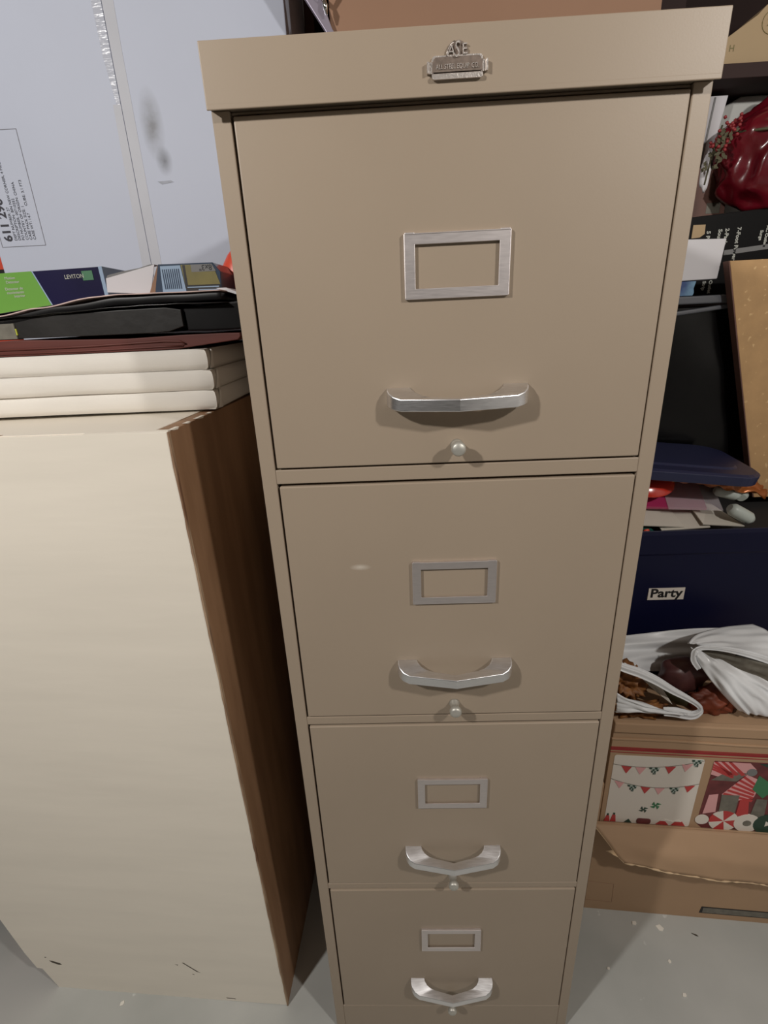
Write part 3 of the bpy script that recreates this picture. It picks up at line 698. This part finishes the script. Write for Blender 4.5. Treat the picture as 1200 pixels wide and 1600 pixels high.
m.tube(pth, [.0014+rnd.uniform(-.0004, .0012) for _ in pth], 7); m.tube([flapf(0, k/12) for k in range(13)], .0014, 6)
for k in range(5):
    p = flapf(0, .62+k*.04); m.tube([p, p+Vector((-.010-rnd.random()*.004, -.002, .001+.004*k*.4))], [.0012, .0003], 5)
m.build('torn_edge', 'kraftlight', e)

g = empty('gift_packaging', (.283, .180, .0045), 'kraft gift packaging with bunting and candy pictures inside the open cardboard box', 'package', RX)
m = MB(); m.box(.006, .424, .006, .150, 0, .448)
m.prism([(.004, .4305), (.1, .4315), (.2, .4285), (.426, .4290), (.426, .4240), (.2, .4250), (.1, .4275), (.004, .4270)], .0035, .007)
m.build('carton', 'kraft', g, bevel=.001)
m = MB(); m.box(.004, .426, .000, .012, .4465, .4665); m.build('top_lip', 'kraftlight' if False else 'kraft', g, bevel=.002)
m = MB()
for z_, h_ in ((.4035, .0042), (.4090, .0014), (.3985, .0010)): m.box(.0055, .4245, .0052, .0062, z_, z_+h_)
m.build('red_stripes', 'redstripe', g)
YP = .0045
# bunting picture
m = MB(); PX0, PX1, PZ0, PZ1 = .0140, .1585, .2330, .3925
m.prism(round_rect(PX0, PX1, PZ0, PZ1, .004, 3), YP+.001, .0062)
def arc(x0, z0, x1, z1, sag, mi):
    P = [(x0+(x1-x0)*t/16, YP+.0006, z0+(z1-z0)*t/16-4*sag*(t/16)*(1-t/16)) for t in range(17)]; m.tube(P, .0004, 5, mi)
    return lambda t: (x0+(x1-x0)*t, z0+(z1-z0)*t-4*sag*t*(1-t))
def pennant(f, t, s, kind, tilt=0):
    x, z = f(t); z -= .0005
    A, B, C = (x-s, z+tilt*s), (x+s, z-tilt*s), (x+tilt*s*1.2, z-s*1.9)
    m.prism([A, B, C], YP+.0004, YP+.001, mi=kind if kind else 7)
    if kind == 0:   # gingham
        for r in range(4):
            for c in range(4):
                if (r+c) % 2 == 0:
                    u0 = r/4.2; w = (1-u0)*s
                    xx = x-w+c*w/2; zz = z-u0*1.9*s
                    m.prism([(xx, zz), (xx+w*.5, zz), (xx+w*.46, zz-.42*s), (xx+.04*w, zz-.42*s)], YP, YP+.0006, mi=3)
f1 = arc(PX0, .3720, PX1, .3900, .0110, 5); f2 = arc(PX0, .3380, PX1, .3370, .0150, 5)
for t, kd in ((.15, 1), (.31, 2), (.47, 0), (.64, 1), (.82, 2)): pennant(f1, t, .0087, kd, (.5-t)*.35)
pennant(lambda t: (.1470, .3910), 0, .0085, 0, -.2)
for t, kd in ((.10, 2), (.26, 0), (.41, 1), (.57, 2), (.74, 0), (.90, 1)): pennant(f2, t, .0082, kd, (.5-t)*.4)
def pin(cx, cz, s, mi):
    for k in range(4):
        a = k*PI/2+.4; p = (cx, cz); q = (cx+s*math.cos(a), cz+s*math.sin(a)); r = (cx+s*.7*math.cos(a+.9), cz+s*.7*math.sin(a+.9)); m.prism([p, q, r], YP+.0002, YP+.001, mi=mi)
pin(.0960, .2800, .0095, 4); pin(.0770, .2685, .0080, 3)
for x, zz in ((.0170, .2520), (.0275, .2545)):
    m.prism([(x-.004, .2340), (x+.006, .2340), (x+.004, zz-.004), (x-.001, zz-.004)], YP+.0004, YP+.001, mi=1); m.prism([(x, zz-.003), (x+.003, zz-.003), (x+.003, zz+.001), (x, zz+.001)], YP+.0002, YP+.001, mi=3)
m.prism([(.0480, .2340), (.0610, .2340), (.0550, .2430)], YP+.0004, YP+.001, mi=3)
m.prism(round_rect(.0690, .0930, .2335, .2460, .004, 3), YP+.0002, YP+.001, mi=6)
m.prism([(.1020, .2340), (.1240, .2340), (.1180, .2420), (.1100, .2440)], YP+.0004, YP+.001, mi=1); m.prism([(.1280, .2340), (.1520, .2340), (.1460, .2440), (.1340, .2430)], YP+.0004, YP+.001, mi=1)
m.prism([(.1080, .2440), (.1440, .2440), (.1400, .2480), (.1300, .2440), (.1160, .2480)], YP, YP+.001, mi=0)
m.build('bunting_picture', ['picwhite', 'red', 'pink', 'dkgreen', 'green', 'greyp', 'maroonp', 'ging'], g)
# candy picture
m = MB(); QX0, QX1, QZ0, QZ1 = .1700, .3120, .2330, .3925
m.prism([(QX0+.004, QZ1-.002), (QX0, QZ0+.01), (QX0+.01, QZ0), (QX1, QZ0), (QX1, QZ1)], YP+.001, .0062, mi=6)
def P(x, z): return (QX0+x*(QX1-QX0), QZ0+z*(QZ1-QZ0))
def pg(pts, mi, d=.0004): m.prism([P(*p) for p in pts], YP+.001-d, YP+.001, mi=mi)
pg([(.02,.98), (.42,.98), (.50,.90), (.30,.72), (.02,.80)], 2); 
for k in range(6): pg([(.02+.08*k,.98), (.06+.08*k,.98), (.10+.07*k+.16,.82), (.06+.07*k+.16,.80)] if k < 3 else [(.02,.98-.03*(k-2)), (.02,.955-.03*(k-2)), (.26,.80-.02*(k-3)), (.28,.82-.02*(k-3))], 1, .0006)
pg([(.42,.82), (.60,.74), (.56,.50), (.38,.44), (.20,.52)], 2)
for k in range(6): pg([(.40-.035*k,.80-.05*k), (.385-.035*k,.775-.05*k), (.55,.66-.045*k), (.56,.69-.045*k)], 1, .0006)
pg([(.04,.72), (.32,.72), (.42,.84), (.20,.86)], 5, .0005)
pg([(.52,.98), (1,.98), (1,.74), (.78,.86)], 3, .0005); pg([(.55,.82), (.78,.66), (.66,.50), (.52,.62)], 4, .0007)
pg([(.70,.86), (1,.62), (1,.76), (.80,.90)], 2, .0006)
for k in range(5): pg([(.72+.06*k,.86-.05*k), (.745+.06*k,.86-.05*k), (.80+.06*k,.76-.05*k), (.775+.06*k,.76-.05*k)], 1, .0008)
pg([(.20,.52), (.40,.52), (.40,.24), (.22,.24)], 5, .0008); pg([(.42,.46), (.52,.46), (.56,.22), (.42,.22)], 1, .0008); pg([(.60,.48), (.72,.48), (.74,.22), (.58,.22)], 5, .0008)
pg([(.76,.52), (.98,.60), (.98,.30), (.80,.26)], 2, .0007); pg([(.06,.50), (.16,.52), (.18,.26), (.04,.22)], 2, .0007)
def disc(cx, cz, r, mi, d, n=20, a0=0, a1=2*PI):
    pts = [(cx+r*math.cos(a0+(a1-a0)*k/n), cz+r*.9*math.sin(a0+(a1-a0)*k/n)) for k in range(n+1)]
    if a1-a0 > 6: pts = pts[:-1]
    else: pts.append((cx, cz))
    pg(pts, mi, d)
disc(.30, .13, .17, 1, .0009)
for k in range(4): disc(.30, .13, .17, 0, .0011, 6, k*PI/2+.2, k*PI/2+.95)
disc(.57, .12, .15, 0, .0013); disc(.57, .12, .05, 5, .0015, 10); disc(.80, .12, .16, 3, .0014); disc(.80, .13, .05, 0, .0016, 3)
disc(.05, .13, .08, 0, .0009); disc(.46, .86, .055, 7, .0012)
pg([(.86,.0), (1,.0), (1,.30), (.92,.20)], 8, .0015)
m.build('candy_picture', ['picwhite', 'red', 'pink', 'dkgreen', 'green', 'greyp', 'maroonp', 'silver', 'black'], g)

# contents of the grocery bags
ZP = .4530
def cont(name, c, rad, mt, label, cat, **k):
    m = MB(); m.blob(c, rad, 0, **k)
    for v in m.bm.verts: v.co.z = max(v.co.z, ZP)
    return tag(m.build(name, mt, smooth=True), label, cat)
cont('ornamental_squash', (.437, .262, .5000), (.042, .024, .034), 'maroon', 'dark maroon rounded decoration seen through the grocery bag', 'decoration', amp=.12, fr=3, seed=1)
cont('rust_decoration', (.474, .232, .4680), (.040, .024, .024), 'rust', 'rust-orange fall decoration between the two grocery bags', 'decoration', amp=.2, fr=5, seed=2)
cont('brown_leaves', (.335, .262, .4850), (.032, .030, .028), 'brownleaf', 'crumpled brown leaves at the left in the grocery bag', 'leaves', amp=.4, fr=8, seed=3)
cont('brown_leaves', (.345, .222, .4600), (.045, .014, .012), 'brownleaf', 'brown leaves low at the rim of the cardboard box', 'leaves', amp=.4, fr=9, seed=8)
m = MB(); m.tube([(.385, .238, .4900), (.395, .232, .4840), (.412, .226, .4760), (.424, .222, .4710)], [.006, .0095, .0095, .006], 16)
tag(m.build('green_roll', 'darkgreen'), 'dark olive roll inside the grocery bag opening', 'roll')
for pts, l in (([(.350,.235,.5130), (.362,.233,.5120), (.388,.222,.4800), (.372,.226,.4930)], 'folded white paper tag at the left in the bag opening'), ([(.366,.232,.5060), (.380,.230,.5020), (.396,.214,.4760), (.380,.222,.4870)], 'creased white paper tag beside the olive roll')):
    m = MB(); m.poly(pts); tag(m.build('paper_tag', 'palesheet', solid=.0008), l, 'tag', 'paper tags in the grocery bag')

e = empty('grocery_bag', (.37, .26, ZP), 'left white plastic grocery bag, open over brown and maroon decorations', 'plastic bag', group='grocery bags in the cardboard box')
inv = Vector((-.37, -.26, -ZP))
def bagpatch(net, nu=50, nv=30, **k):
    f = patch(net, **k); return lambda u, v: f(u, v)+inv
m = MB()   # back film rising behind the contents
m.grid(bagpatch([[(.300,.322,.538),(.400,.325,.535),(.470,.325,.566),(.615,.325,.540)], [(.300,.300,.530),(.38,.312,.525),(.46,.314,.535),(.59,.312,.530)], [(.300,.285,.520),(.36,.300,.505),(.43,.306,.500),(.55,.306,.500)], [(.292,.245,.533),(.330,.262,.505),(.40,.296,.480),(.50,.300,.470)]], wr=.010, fr=9, seed=1, ridge=.0003, rn=3, dirw=(0,-.7,.5)), 50, 26)
m.build('back_film', 'bag', e, solid=.0006)
m = MB()   # front film below the opening
m.grid(bagpatch([[(.290,.196,.5200),(.315,.192,.5060),(.350,.188,.4950),(.390,.188,.4840)], [(.290,.190,.5000),(.320,.184,.4980),(.360,.182,.4880),(.400,.184,.4800)], [(.292,.188,.4830),(.320,.184,.4860),(.370,.184,.4790),(.410,.190,.4760)], [(.292,.198,.4790),(.330,.198,.4780),(.375,.198,.4740),(.416,.202,.4710)]], wr=.006, fr=12, seed=6, ridge=.0006, rn=3), 50, 20)
m.build('front_film', 'bag', e, solid=.0006)
m = MB()   # handle loop
P0 = [(.292,.238,.548), (.315,.232,.540), (.340,.226,.533), (.365,.220,.522), (.390,.212,.508), (.412,.206,.497), (.428,.202,.487), (.4345,.199,.4790), (.430,.196,.4735), (.420,.195,.4700), (.405,.195,.4730), (.390,.193,.4790), (.370,.192,.482)]
def strip(P, w, nrm=(0, -.3, 1)):
    Pv = [Vector(p)+inv for p in P]
    def f(u, v):
        s = u*(len(Pv)-1); i = min(int(s), len(Pv)-2); t = s-i
        a = Pv[max(i-1, 0)]; b = Pv[i]; c = Pv[i+1]; d = Pv[min(i+2, len(Pv)-1)]
        p = .5*((2*b)+(c-a)*t+(2*a-5*b+4*c-d)*t*t+(3*b-a-3*c+d)*t**3)
        tg = (c-b).normalized(); n = Vector((0, -.8, .6)); s_ = tg.cross(n).normalized()
        wv = w*(1+.3*math.sin(u*9)); k = (v-.5)*2
        return p+s_*k*wv+n*.0022*math.cos(k*4.5)*(1 if abs(k) < 1 else 1)
    return f
m.grid(strip(P0, .0060), 80, 8); m.build('handle_loop', 'bag', e, solid=.0006)

e = empty('grocery_bag', (.52, .25, ZP), 'right white plastic grocery bag bunched around a dark slit opening', 'plastic bag', group='grocery bags in the cardboard box')
inv = Vector((-.52, -.25, -ZP))
m = MB()   # big lower film
m.grid(bagpatch([[(.426,.245,.5700),(.4280,.232,.5600),(.4420,.220,.5280),(.500,.205,.4700)], [(.440,.238,.5650),(.46,.215,.5550),(.475,.200,.5200),(.510,.190,.4720)], [(.500,.228,.5380),(.520,.210,.5300),(.530,.190,.5000),(.540,.188,.4680)], [(.600,.215,.4900),(.600,.205,.4800),(.600,.190,.4720),(.600,.192,.4600)]], wr=.010, fr=12, seed=9, ridge=.0006, rn=3), 60, 50)
m.build('front_film', 'bag', e, solid=.0006)
m = MB()   # upper film behind slit
m.grid(bagpatch([[(.424,.250,.5720),(.440,.275,.5780),(.500,.300,.5700),(.580,.320,.5600)], [(.428,.246,.5760),(.460,.262,.5760),(.520,.285,.5650),(.630,.300,.5450)], [(.436,.246,.5740),(.480,.250,.5650),(.530,.270,.5500),(.640,.280,.5250)], [(.446,.250,.5680),(.500,.248,.5570),(.550,.250,.5400),(.640,.255,.5000)]], wr=.008, fr=10, seed=12, ridge=.0005, rn=3, dirw=(0,-.5,.8)), 50, 24)
m.build('upper_film', 'bag', e, solid=.0006)
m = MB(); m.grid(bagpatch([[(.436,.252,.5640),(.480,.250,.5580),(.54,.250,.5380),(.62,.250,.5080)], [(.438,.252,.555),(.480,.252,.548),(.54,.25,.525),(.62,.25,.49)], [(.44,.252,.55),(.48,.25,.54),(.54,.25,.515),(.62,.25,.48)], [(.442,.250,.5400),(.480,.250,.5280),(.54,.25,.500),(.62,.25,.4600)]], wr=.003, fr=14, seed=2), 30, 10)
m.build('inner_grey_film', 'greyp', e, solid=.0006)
m = MB(); P1 = [(.640,.262,.498), (.590,.256,.522), (.540,.248,.546), (.490,.244,.563), (.450,.240,.571), (.432,.236,.570), (.4270,.232,.5620), (.4290,.230,.5520), (.4370,.226,.5400)]
m.grid(strip(P1, .0050), 70, 8); m.build('opening_hem', 'bag', e, solid=.0006)

# ------------------------------------------------------------------ paint chips on the floor
for (x, y, s_, rz, l) in ((.369, .152, .0052, .4, 'left white paint chip just in front of the cardboard box'), (.414, .144, .0075, -.6, 'largest white paint chip, on the floor before the cardboard box'),
                         (.292, .080, .0030, .2, 'tiny white paint chip beside the file cabinet base'), (.405, .090, .0038, 1.0, 'small white chip in the middle of the floor at right'),
                         (.406, .042, .0042, .3, 'white chip nearest the bottom right of the floor'), (-.575, .030, .0045, .8, 'small white chip in front of the cream cabinet')):
    m = MB(); pts = [(-s_, -.2*s_), (-.2*s_, .7*s_), (.9*s_, .3*s_), (.7*s_, -.5*s_), (0, -.8*s_)]
    m.prism(pts, 0, .0012, 'z'); tag(m.build('paint_chip', 'floorchip', loc=(x, y, .0002), rot=(0, 0, rz)), l, 'paint chip', 'paint chips on the floor')
m = MB(); m.prism([(-.006, 0), (.002, .0016), (.006, 0), (.001, -.0012)], 0, .0010, 'z'); tag(m.build('dark_flake', 'chip', loc=(.473, .132, .0002), rot=(0, 0, -.5)), 'small dark flake on the floor near the white paint chips', 'flake')

# ------------------------------------------------------------------ lights
def bulb(x, y, z, w, col, r=.035):
    l = bpy.data.lights.new('bulb', 'POINT'); l.energy = w; l.color = col; l.shadow_soft_size = r
    o = bpy.data.objects.new('bulb', l); COL.objects.link(o); o.location = (x, y, z)
bulb(-.86, -.78, 1.70, 45, (1, .965, .92))
bulb(.80, -.80, 1.68, 33, (1, .955, .90))
w = bpy.data.worlds.new('world'); S.world = w; w.use_nodes = True
w.node_tree.nodes['Background'].inputs[0].default_value = (.6, .65, .75, 1); w.node_tree.nodes['Background'].inputs[1].default_value = .025

# ------------------------------------------------------------------ camera
cam = bpy.data.cameras.new('camera'); co = bpy.data.objects.new('camera', cam); COL.objects.link(co)
co.location = (-.05318, -.46730, 1.10877); co.rotation_mode = 'XYZ'; co.rotation_euler = (1.200018, .043402, .020454)
cam.sensor_fit = 'VERTICAL'; cam.sensor_height = 36; cam.lens = 780/1600*36; cam.clip_start = .01
S.camera = co
S.view_settings.view_transform = 'Standard'; S.view_settings.look = 'None'; S.view_settings.exposure = -.14; S.view_settings.gamma = 1
S.view_settings.use_curve_mapping = False
